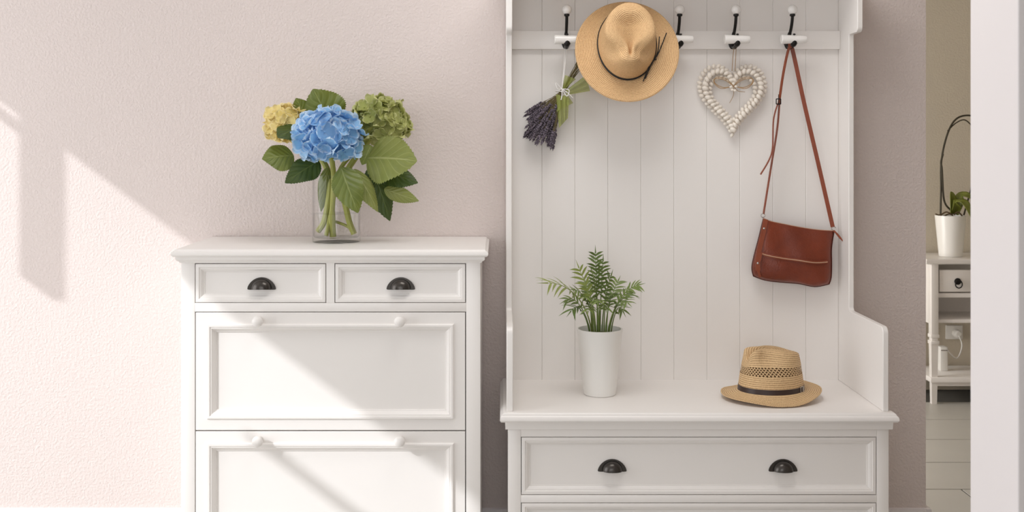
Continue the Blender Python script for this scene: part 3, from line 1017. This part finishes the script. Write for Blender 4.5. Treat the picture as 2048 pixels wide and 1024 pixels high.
FR = [  # tip px, tip py, distance, lift, pairs, leaflet, material, base offset px
    (1191, 506, 3.28, 0.02, 10, 0.036, 'palm', -4), (1206, 522, 3.24, 0.02, 8, 0.034, 'palm', 2), (1158, 536, 3.26, 0.03, 6, 0.040, 'palm_light', -10),
    (1096, 566, 3.20, 0.060, 6, 0.062, 'palm_light', -14), (1276, 570, 3.24, 0.05, 8, 0.036, 'palm', 16), (1142, 622, 3.20, 0.06, 5, 0.040, 'palm', -20),
    (1256, 606, 3.20, 0.06, 6, 0.036, 'palm', 20), (1226, 590, 3.17, 0.06, 7, 0.036, 'palm', 12), (1168, 596, 3.18, 0.06, 7, 0.036, 'palm', -12),
    (1132, 600, 3.28, 0.06, 5, 0.036, 'palm', -18), (1236, 562, 3.34, 0.03, 7, 0.038, 'palm', 10), (1172, 566, 3.34, 0.03, 7, 0.036, 'palm', -6),
    (1262, 586, 3.32, 0.05, 6, 0.036, 'palm', 18), (1196, 606, 3.15, 0.07, 6, 0.034, 'palm', 0), (1222, 552, 3.25, 0.03, 7, 0.036, 'palm', 6),
    (1150, 580, 3.20, 0.05, 6, 0.038, 'palm', -9), (1246, 622, 3.24, 0.06, 5, 0.034, 'palm', 24), (1212, 618, 3.16, 0.06, 5, 0.032, 'palm', 9),
    (1184, 545, 3.20, 0.04, 7, 0.036, 'palm', -2), (1176, 622, 3.17, 0.06, 5, 0.032, 'palm', -14)]
for i, (a, b, d, lf, np_, ll, mt, bo) in enumerate(FR):
    q = P(1199 + bo, 660, PY)
    frond(pp, (q.x, PY + 0.022 * math.sin(i * 2.4), PZ + PHT - 0.018), P(a, b, d), lf, np_, ll, mt, 40 + i, 0.44)

# ------------------------------------------------------------------ lavender bunch
LD = 3.425
lv = thing('lavender_bunch', P(1125, 182, LD), 'dried lavender bunch in green tulle hanging upside down from a hook', 'dried flowers')
base = Vector(lv.location)
rg = random.Random(21)
def spike_mesh():
    m = MB()
    r2 = random.Random(4)
    L = 0.048
    for ring in range(7):
        z = -L * (ring / 7) ** 1.1
        k_ = 0.0030 * (1.0 - 0.5 * ring / 7)
        for q in range(5):
            th = 2 * PI * q / 5 + ring * 0.7
            c_ = (k_ * math.cos(th) * r2.uniform(0.7, 1.3), k_ * math.sin(th) * r2.uniform(0.7, 1.3), z + r2.uniform(-.0018, .0018))
            m.ball(c_, r2.uniform(0.0018, 0.0026), 5, 3, (1, 1, 1.5))
    m.tube([(0, 0, 0.004), (0, 0, -L)], 0.0009, 4)
    o = m.build('flower_spike', M['lavender'], None, local=True, smooth=0, weld=False)
    d = o.data
    bpy.data.objects.remove(o)
    return d
sm = spike_mesh()
stems = MB()
tips = []
for i in range(105):
    f_ = rg.uniform(0, 1)
    px_ = 1046 + 62 * f_
    py_ = 272 + 26 * f_ + rg.uniform(-58, 8)
    if i < 8:
        py_ = 276 + 26 * f_
    t_ = P(px_, py_, LD) + Vector((0, rg.uniform(-0.020, 0.018), 0))
    knot = P(1122 + rg.uniform(-4, 4), 186 + rg.uniform(-4, 4), LD) + Vector((0, rg.uniform(-.006, .006), 0))
    dr = (t_ - knot).normalized()
    st = t_ - dr * 0.05
    stems.tube([knot, knot.lerp(st, 0.5) + Vector((rg.uniform(-.004, .004), 0, rg.uniform(-.003, .003))), st], 0.0008, 4)
    mt = Matrix.Translation(st - base) @ (-dr).to_track_quat('Z', 'Y').to_matrix().to_4x4() @ Matrix.Rotation(rg.uniform(0, 6), 4, 'Z') @ Matrix.Scale(rg.uniform(0.85, 1.15), 4)
    inst('flower_spike', sm, lv, mat4=mt)
for i in range(26):
    k0 = P(1124 + rg.uniform(-5, 5), 184 + rg.uniform(-4, 4), LD) + Vector((0, rg.uniform(-.006, .006), 0))
    k1 = P(1168 + rg.uniform(-12, 8), 118 + rg.uniform(-10, 6), LD) + Vector((0, rg.uniform(-.006, .008), 0))
    stems.tube([k0, k0.lerp(k1, 0.5), k1], 0.0009, 4)
o = stems.build('stems', M['lav_stem'], lv)
o['kind'] = 'stuff'
def cloth(a0, a1, b0, b1, waves, amp, d0, name):
    """ruffled strip between edge a (a0..a1) and edge b (b0..b1), given in pixels"""
    def fn(u, v):
        p = Vector((a0[0] + (a1[0] - a0[0]) * u, a0[1] + (a1[1] - a0[1]) * u, 0)).lerp(Vector((b0[0] + (b1[0] - b0[0]) * u, b0[1] + (b1[1] - b0[1]) * u, 0)), v)
        y = d0 + amp * math.sin(waves * PI * u + 1.5 * v) * (0.25 + 0.75 * v)
        return P(p.x, p.y, y)
    return MB().grid(20, 14, fn).build(name, M['tulle'], lv, smooth=70, weld=False)
cloth((1112, 188), (1138, 196), (1118, 256), (1136, 236), 5, 0.010, LD - 0.018, 'tulle_wrap')
cloth((1114, 196), (1134, 188), (1108, 226), (1146, 206), 4, 0.012, LD - 0.010, 'tulle_wrap')
cloth((1122, 186), (1132, 176), (1130, 150), (1152, 158), 4, 0.008, LD - 0.016, 'tulle_wrap')
cloth((1130, 182), (1134, 190), (1172, 150), (1180, 182), 5, 0.010, LD - 0.014, 'tulle_wrap')
m = MB()
top = Vector((HX[0] - 0.004, 3.412, 1.546))
kn = P(1124, 178, LD - 0.022)
m.tube(spline([top, top.lerp(kn, 0.5) + Vector((0.001, 0, 0)), kn]), 0.0016, 6)
m.tube(spline([top + Vector((0.004, 0, 0)), top.lerp(kn, 0.5) + Vector((0.004, 0, 0)), kn]), 0.0014, 6)
for dx, dy in ((-12, -8), (14, 6)):
    q0 = P(1124 + dx, 178 + dy - 4, LD - 0.026)
    q1 = P(1124 + dx * 0.7, 178 + dy + 8, LD - 0.026)
    m.tube(spline([kn, q0, q1, kn], 8), 0.0016, 6)
m.tube(spline([kn, P(1136, 186, LD - 0.026), P(1146, 196, LD - 0.024)]), 0.0016, 6)
m.tube(spline([kn, P(1124, 190, LD - 0.03), P(1122, 200, LD - 0.03)]), 0.0016, 6)
m.tube([Vector((kn.x + 0.019 * math.cos(t), LD + 0.022 * math.sin(t), kn.z - 0.008 - 0.004 * math.cos(t))) for t in [2 * PI * i / 24 for i in range(25)]], 0.0018, 6, caps=False)
m.build('string', M['string'], lv)

# ------------------------------------------------------------------ heart wreath
HD = 3.446
hw = thing('heart_wreath', P(1465, 200, HD), 'cream beaded heart wreath with a twine bow hanging on a hook', 'wreath')
base = Vector(hw.location)
def heart(tt, s):
    """closed heart outline in pixels about its centre, s scales it towards the centre"""
    x = 16 * math.sin(tt) ** 3
    z = 13 * math.cos(tt) - 5 * math.cos(2 * tt) - 2 * math.cos(3 * tt) - math.cos(4 * tt)
    x2 = x / 16.0 * 62
    z2 = (z + 2.3) / 14.5 * 65
    return x2 * s, z2 * s
bmesh_ = MB().ball((0, 0, 0), 0.0080, 10, 7, (1.22, 0.95, 0.80)).build('bead', M['bead'], None, local=True, smooth=70)
bd = bmesh_.data
bpy.data.objects.remove(bmesh_)
kp_ = HD / F
for row, (s_, dy, n_, sc) in enumerate(((1.06, 0.004, 50, 0.92), (0.90, -0.011, 42, 1.10), (0.73, -0.001, 36, 0.86))):
    # equal arc steps
    pts = [Vector(heart(2 * PI * i / 400, s_)) for i in range(401)]
    cum = [0]
    for a, b in zip(pts, pts[1:]):
        cum.append(cum[-1] + (b - a).length)
    j = 0
    for i in range(n_):
        tgt = cum[-1] * i / n_
        while cum[j + 1] < tgt:
            j += 1
        p = pts[j]
        q = pts[(j + 2) % 400] - pts[(j - 2) % 400]
        ang = math.atan2(q.y, q.x)
        mt = Matrix.Translation((p.x * kp_, dy, p.y * kp_)) @ Matrix.Rotation(-ang - 1.05 + rnd.uniform(-.15, .15), 4, 'Y') @ Matrix.Scale(sc * rnd.uniform(0.92, 1.08), 4)
        inst('bead', bd, hw, mat4=mt)
m = MB()
pts = [Vector(heart(2 * PI * i / 80, 0.90)) for i in range(81)]
m.tube([base + Vector((p.x * kp_, 0.006, p.y * kp_)) for p in pts], 0.006, 8, caps=False)
m.build('ring_core', M['bead'], hw)
m = MB()
hk = Vector((HX[3], 3.405, 1.549))
for s_ in (-1, 1):
    m.tube(spline([hk + Vector((s_ * 0.003, 0, 0)), hk + Vector((s_ * 0.0045, 0.012, -0.03)), P(1467 + s_ * 3, 142, HD - 0.012)]), 0.0011, 6)
m.build('hanging_loop', M['twine'], hw)
m = MB()
bk = P(1467, 172, HD - 0.030)
for s_ in (-1, 1):
    for e_ in (0, 1):
        m.tube(spline([bk, P(1467 + s_ * (16 + 4 * e_), 157 + e_ * 2, HD - 0.032), P(1467 + s_ * (35 + 3 * e_), 155 + 3 * e_, HD - 0.030), P(1467 + s_ * (37 + e_), 166 + e_, HD - 0.028), P(1467 + s_ * (20 + 4 * e_), 175 + e_ * 2, HD - 0.03), bk], 6), 0.0012, 6)
m.tube(spline([bk, P(1467, 190, HD - 0.02), P(1459, 206, HD - 0.01)]), 0.0009, 6)
m.tube(spline([bk, P(1476, 182, HD - 0.02), P(1490, 184, HD - 0.02)]), 0.0009, 6)
m.build('twine_bow', M['twine'], hw)
for dx, dy in ((0, -4), (-5, 3), (5, 2), (-2, 9), (3, 10)):
    inst('bead', bd, hw, mat4=Matrix.Translation(P(1467 + dx, 171 + dy, HD - 0.034) - base) @ Matrix.Scale(0.55, 4))

# ------------------------------------------------------------------ handbag
BD = 3.435
bag = thing('handbag', P(1590, 572, BD), 'brown leather crossbody handbag hanging by its strap from a hook', 'bag')
top_c = spline([Vector((x, y, 0)) for x, y in ((1527, 437), (1542, 443), (1570, 449), (1601, 455), (1635, 460), (1668, 462))], 6)
bot_c = spline([Vector((x, y, 0)) for x, y in ((1507, 552), (1530, 560), (1560, 564), (1597, 567), (1630, 573), (1658, 568))], 6)
lef_c = spline([Vector((x, y, 0)) for x, y in ((1527, 437), (1518, 475), (1509, 509), (1504, 535), (1507, 552))], 6)
rig_c = spline([Vector((x, y, 0)) for x, y in ((1668, 462), (1663, 495), (1663, 530), (1662, 555), (1658, 568))], 6)
def along(c, t):
    f_ = t * (len(c) - 1)
    i = min(len(c) - 2, int(f_))
    return c[i].lerp(c[i + 1], f_ - i)
def coons(u, v):
    a = along(top_c, u).lerp(along(bot_c, u), v)
    b = along(lef_c, v).lerp(along(rig_c, v), u)
    c00, c10, c01, c11 = top_c[0], top_c[-1], bot_c[0], bot_c[-1]
    c = c00.lerp(c10, u).lerp(c01.lerp(c11, u), v)
    return a + b - c
def bag_y(u, v):
    e = max(0, 1 - abs(2 * u - 1) ** 5) * max(0, 1 - max(0, 2 * v - 1) ** 6)
    th = 0.010 * (1 - v) + 0.028 * math.sin(min(1, v * 1.5) * PI / 2)
    wr = 0.0022 * math.sin(9 * u + 5 * v) * math.sin(PI * v) + 0.0015 * math.sin(17 * u - 9 * v)
    return th * e ** 0.5 + wr * e
def bag_front(u, v):
    p = coons(u, v)
    return P(p.x, p.y, BD - bag_y(u, v))
def bag_back(u, v):
    p = coons(u, v)
    return P(p.x, p.y, BD + bag_y(u, v) * 0.7)
body = MB().grid(30, 22, bag_front).grid(30, 22, bag_back).build('bag_body', M['leather'], bag, smooth=80)
m = MB()
loop = [P(q.x, q.y, BD) for q in lef_c] + [P(q.x, q.y, BD) for q in bot_c[1:]] + [P(q.x, q.y, BD) for q in reversed(rig_c[:-1])]
m.tube(loop, 0.0022, 6)
m.build('piping', M['leather_edge'], bag)
m = MB().tube([P(q.x, q.y, BD) for q in top_c], 0.0022, 6)
m.build('top_zip', M['brass'], bag)
zp = [bag_front(0.11 + 0.82 * i / 20, 0.445 + 0.012 * math.sin(i / 20 * PI)) + Vector((0, -0.002, 0)) for i in range(21)]
MB().ribbon(zp, 0.0095, 0.004).build('zip_placket', M['strap'], bag)
MB().tube([p + Vector((0, -0.0024, 0)) for p in zp], 0.0017, 6).build('pocket_zip', M['brass'], bag)
def bagstrip(pts, w, name, off=0.004, t=0.003):
    q = [bag_front(u, v) + Vector((0, -off, 0)) for u, v in pts]
    return MB().ribbon(spline(q, 5), w, t).build(name, M['strap'], bag, smooth=40)
bagstrip([(0.065, 0.0), (0.075, 0.15), (0.075, 0.30), (0.075, 0.45)], 0.015, 'side_tab', 0.006)
tagp = bagstrip([(0.095, 0.44), (0.095, 0.60), (0.115, 0.75), (0.125, 0.93)], [0.017] * 5 + [0.014] * 6 + [0.008] * 5, 'zip_pull', 0.006)
for u, v in ((0.072, 0.13), (0.095, 0.62)):
    c_ = bag_front(u, v) + Vector((0, -0.008, 0))
    MB().lathe([(0.0035, 0), (0.0035, 0.001), (0.0022, 0.0024), (0, 0.0028)], 12, c_, 'y').build('stud', M['steel'], bag)
def ringm(c_, r, name):
    MB().tube([Vector((c_.x + r * math.cos(t), c_.y, c_.z + r * math.sin(t))) for t in [2 * PI * i / 24 for i in range(25)]], 0.0014, 6, caps=False).build(name, M['steel'], bag)
ringm(P(1526, 431, BD), 0.0062, 'strap_ring')
ringm(P(1667.5, 457, BD), 0.0062, 'strap_ring')
MB().ribbon(spline([P(1667, 461, BD - 0.004), P(1674, 468, BD - 0.006), P(1687, 484, BD - 0.006)]), [0.005] * 6 + [0.006] * 4 + [0.003] * 3, 0.003).build('zip_pull', M['strap'], bag)
ht = Vector((HX[4], 3.404, 1.546))
rp = spline([ht + Vector((-0.004, 0.010, 0.004)), P(1585, 100, 3.412), P(1608, 205, 3.424), P(1636, 325, BD - 0.004), P(1665.5, 454, BD)], 8)
MB().ribbon(rp, 0.0125, 0.0025, (-0.25, -1, 0)).build('strap', M['strap'], bag)
lp = spline([ht + Vector((-0.004, -0.012, 0.004)), P(1576, 102, 3.40), P(1566, 150, 3.41), P(1558, 206, 3.42)], 8)
MB().ribbon(lp, 0.011, 0.0025, (-1, -0.3, 0)).build('strap', M['strap'], bag)
lp2 = spline([P(1559, 204, 3.42), P(1554, 260, 3.424), P(1541, 340, 3.43), P(1527, 428, BD)], 8)
MB().ribbon(lp2, 0.010, 0.0025, (-1, -0.15, 0)).build('strap', M['strap'], bag)
lp3 = spline([P(1556, 206, 3.418), P(1547, 240, 3.415), P(1545, 295, 3.415), P(1538, 320, 3.416), P(1521, 349, 3.42)], 8)
MB().ribbon(lp3, 0.008, 0.0022, (-1, -0.1, 0)).build('strap_end', M['strap'], bag)
m = MB()
bc = P(1557, 203, 3.412)
for dz in (-0.008, 0.008):
    m.tube([bc + Vector((-0.007, 0, dz)), bc + Vector((0.007, 0, dz))], 0.0016, 6)
for dx in (-0.007, 0.007):
    m.tube([bc + Vector((dx, 0, -0.008)), bc + Vector((dx, 0, 0.008))], 0.0016, 6)
m.tube([bc + Vector((0, -0.001, -0.010)), bc + Vector((0, -0.001, 0.022))], 0.0012, 6)
m.build('strap_buckle', M['iron'], bag)

# ------------------------------------------------------------------ room beyond the doorway
TD_ = 5.23
kt = TD_ / F
tx = lambda px: (px - CX) * kt
tz = lambda py: H - (py - CY) * kt
con = thing('console_table', (2.4, 5.38, 0), 'white console table with ring-pull drawer and open shelves beyond the doorway', 'table')
tl, tr_, tb = tx(1853), 2.95, 5.53
MB().slab(tl + 0.008, tr_ - 0.008, TD_ + 0.004, tb, [(0, tz(529)), (0.008, tz(527)), (0.010, tz(522)), (0.007, tz(518.5))]).build('table_top', M['white'], con)
ztp = tz(529)
for lx in (tx(1865), tr_ - 0.054):
    for ly in (TD_ + 0.012, tb - 0.05):
        m = MB()
        m.box(lx, lx + 0.034, ly, ly + 0.038, tz(670), ztp, 0.002)
        m.box(lx - 0.003, lx + 0.037, ly - 0.003, ly + 0.041, tz(677), tz(670), 0.002)
        m.box(lx + 0.002, lx + 0.032, ly + 0.001, ly + 0.037, tz(683), tz(677), 0.002)
        m.box(lx - 0.003, lx + 0.037, ly - 0.003, ly + 0.041, tz(690), tz(683), 0.002)
        c_ = (lx + 0.017, ly + 0.019)
        v4 = lambda z, s_: [(c_[0] - s_, c_[1] - s_, z), (c_[0] + s_, c_[1] - s_, z), (c_[0] + s_, c_[1] + s_, z), (c_[0] - s_, c_[1] + s_, z)]
        m.add(v4(0, 0.012) + v4(tz(690), 0.0165), [(3, 2, 1, 0), (4, 5, 6, 7), (0, 1, 5, 4), (1, 2, 6, 5), (2, 3, 7, 6), (3, 0, 4, 7)])
        m.build('leg', M['white'], con)
il = tx(1882)
MB().box(tx(1866), il, TD_ + 0.05, tb - 0.05, tz(650), ztp).build('side_panel', M['white'], con)
MB().box(il, tr_ - 0.06, TD_ + 0.03, tb - 0.02, tz(597), tz(588), 0.001).build('shelf', M['white'], con)
MB().box(il, tr_ - 0.06, TD_ + 0.03, tb - 0.02, tz(648), tz(641), 0.001).build('shelf', M['white'], con)
MB().box(il, tr_ - 0.06, tb - 0.03, tb - 0.02, tz(648), ztp).build('back_panel', M['white'], con)
dz = MB().box(il + 0.003, il + 0.22, TD_ + 0.022, TD_ + 0.040, tz(585), tz(541), 0.003).build('drawer', M['white'], con)
m = MB()
rc = Vector((tx(1919), TD_ + 0.020, tz(564)))
m.lathe([(0.016, -0.002), (0.016, 0.002), (0.010, 0.005), (0.006, 0.010), (0, 0.012)], 16, rc, 'y')
m.tube([rc + Vector((0.016 * math.cos(t), -0.013, -0.012 + 0.018 * math.sin(t))) for t in [2 * PI * i / 24 for i in range(25)]], 0.003, 6, caps=False)
m.build('ring_pull', M['iron'], dz)
MB().box(tx(1863), tr_ - 0.012, TD_ + 0.006, tb - 0.01, tz(766), tz(756), 0.002).build('lower_shelf', M['white'], con)
MB().box(tx(1868), tr_ - 0.02, TD_ + 0.02, TD_ + 0.035, tz(774), tz(766)).build('shelf_apron', M['white'], con)

# white box on the lower shelf
BX0, BX1, BZ = P(1878.5, 740, 5.40).x, P(1893.5, 740, 5.40).x, tz(756)
bxo = thing('white_box', ((BX0 + BX1) / 2, 5.41, BZ), 'small upright white plastic box on the lower console shelf', 'box')
MB().box(BX0, BX1, 5.385, 5.435, BZ, BZ + 0.118, 0.004).build('casing', M['plastic'], bxo)
MB().box(BX0 + 0.003, BX1 - 0.003, 5.3835, 5.386, BZ + 0.100, BZ + 0.104).build('lid_seam', M['dark_gap'], bxo)
# socket with plug and lead
sk = P(1910, 664, 5.55)
sok = thing('wall_socket', sk, 'white wall socket with plug and lead behind the console table', 'socket')
MB().box(sk.x - 0.05, sk.x + 0.035, 5.538, 5.55, sk.z - 0.035, sk.z + 0.035, 0.003).build('face_plate', M['plastic'], sok)
MB().lathe([(0.02, 0), (0.02, 0.03), (0.012, 0.036), (0, 0.036)], 16, (sk.x, 5.538, sk.z - 0.004), 'y').build('plug', M['plastic'], sok)
MB().tube(spline([(sk.x, 5.502, sk.z - 0.01), (sk.x + 0.01, 5.49, sk.z - 0.06), (sk.x - 0.03, 5.46, sk.z - 0.115), (BX1 + 0.004, 5.42, BZ + 0.105)]), 0.0035, 6).build('lead', M['plastic'], sok)
# orchid
oc = P(1901, 515, 5.36)
oc.z = tz(518.5)
orc = thing('potted_orchid', oc, 'bare-stemmed orchid in a pale tapered pot on the console table', 'plant')
ko = 5.36 / F
MB().lathe([(0, 0), (0.050, 0), (0.054, 0.003), (0.072, 0.196), (0.072, 0.200), (0.068, 0.200), (0.066, 0.185), (0, 0.185)], 32, oc).build('pot', M['pot'], orc)
MB().lathe([(0, 0.193), (0.066, 0.187)], 20, oc).build('bark', M['soil'], orc)
D_ = 5.36
MB().tube(spline([P(1881, 436, D_), P(1882, 380, D_), P(1883, 320, D_), P(1896, 265, D_), P(1915, 236, D_), P(1945, 232, D_), P(1962, 250, D_)]), 0.0045, 8).build('flower_stem', M['orchid_stem'], orc)
MB().tube(spline([P(1901, 420, D_), P(1888, 400, D_), P(1884, 340, D_ - 0.01), P(1882, 325, D_ - 0.01), P(1886, 308, D_ - 0.01)]), 0.0045, 8).build('flower_stem', M['orchid_stem'], orc)
MB().tube(spline([P(1895, 262, D_), P(1912, 246, D_), P(1930, 240, D_), P(1948, 256, D_)]), 0.003, 8).build('flower_stem', M['orchid_stem'], orc)
MB().tube(spline([P(1926, 436, D_ + .02), P(1936, 400, D_ + .02), P(1950, 350, D_ + .02)]), 0.004, 8).build('flower_stem', M['orchid_stem'], orc)
def strapleaf(pts, w, nrm):
    pts = spline(pts, 8)
    n_ = len(pts) - 1
    ax_n = Vector(nrm)
    def fn(u, v):
        f_ = v * n_
        i = min(n_ - 1, int(f_))
        p = pts[i].lerp(pts[i + 1], f_ - i)
        tg = (pts[min(i + 2, n_)] - pts[max(i - 1, 0)]).normalized()
        s_ = tg.cross(ax_n).normalized()
        nn = s_.cross(tg)
        hw_ = w / 2 * max(0.05, math.sin(PI * (0.2 + 0.8 * v) ** 0.9 if v < 1 else PI) ** 0.6 if v < 0.999 else 0.05)
        q = (u - 0.5) * 2
        return p + s_ * hw_ * q + nn * hw_ * 0.35 * q * q
    return MB().grid(6, 20, fn).build('leaf', M['orchid_leaf'], orc, smooth=70, weld=False, solid=0.003)
strapleaf([P(1906, 428, D_), P(1905, 405, D_), P(1902, 383, D_)], 0.055, (0.5, -1, 0.2))
strapleaf([P(1908, 428, D_), P(1922, 395, D_), P(1935, 392, D_ - .02), P(1955, 405, D_ - .03)], 0.05, (0, -0.7, 1))
strapleaf([P(1908, 428, D_), P(1918, 405, D_ - .03), P(1932, 410, D_ - .07), P(1946, 440, D_ - .09)], 0.05, (0.2, -0.8, 0.7))
m = MB()
for pts in (((1905, 430), (1893, 424), (1880, 430), (1871, 428)), ((1906, 431), (1897, 428), (1886, 434)), ((1908, 430), (1916, 424), (1926, 434))):
    m.tube(spline([P(x, y, D_ - 0.04) for x, y in pts]), 0.0035, 6)
m.build('root', M['root'], orc)
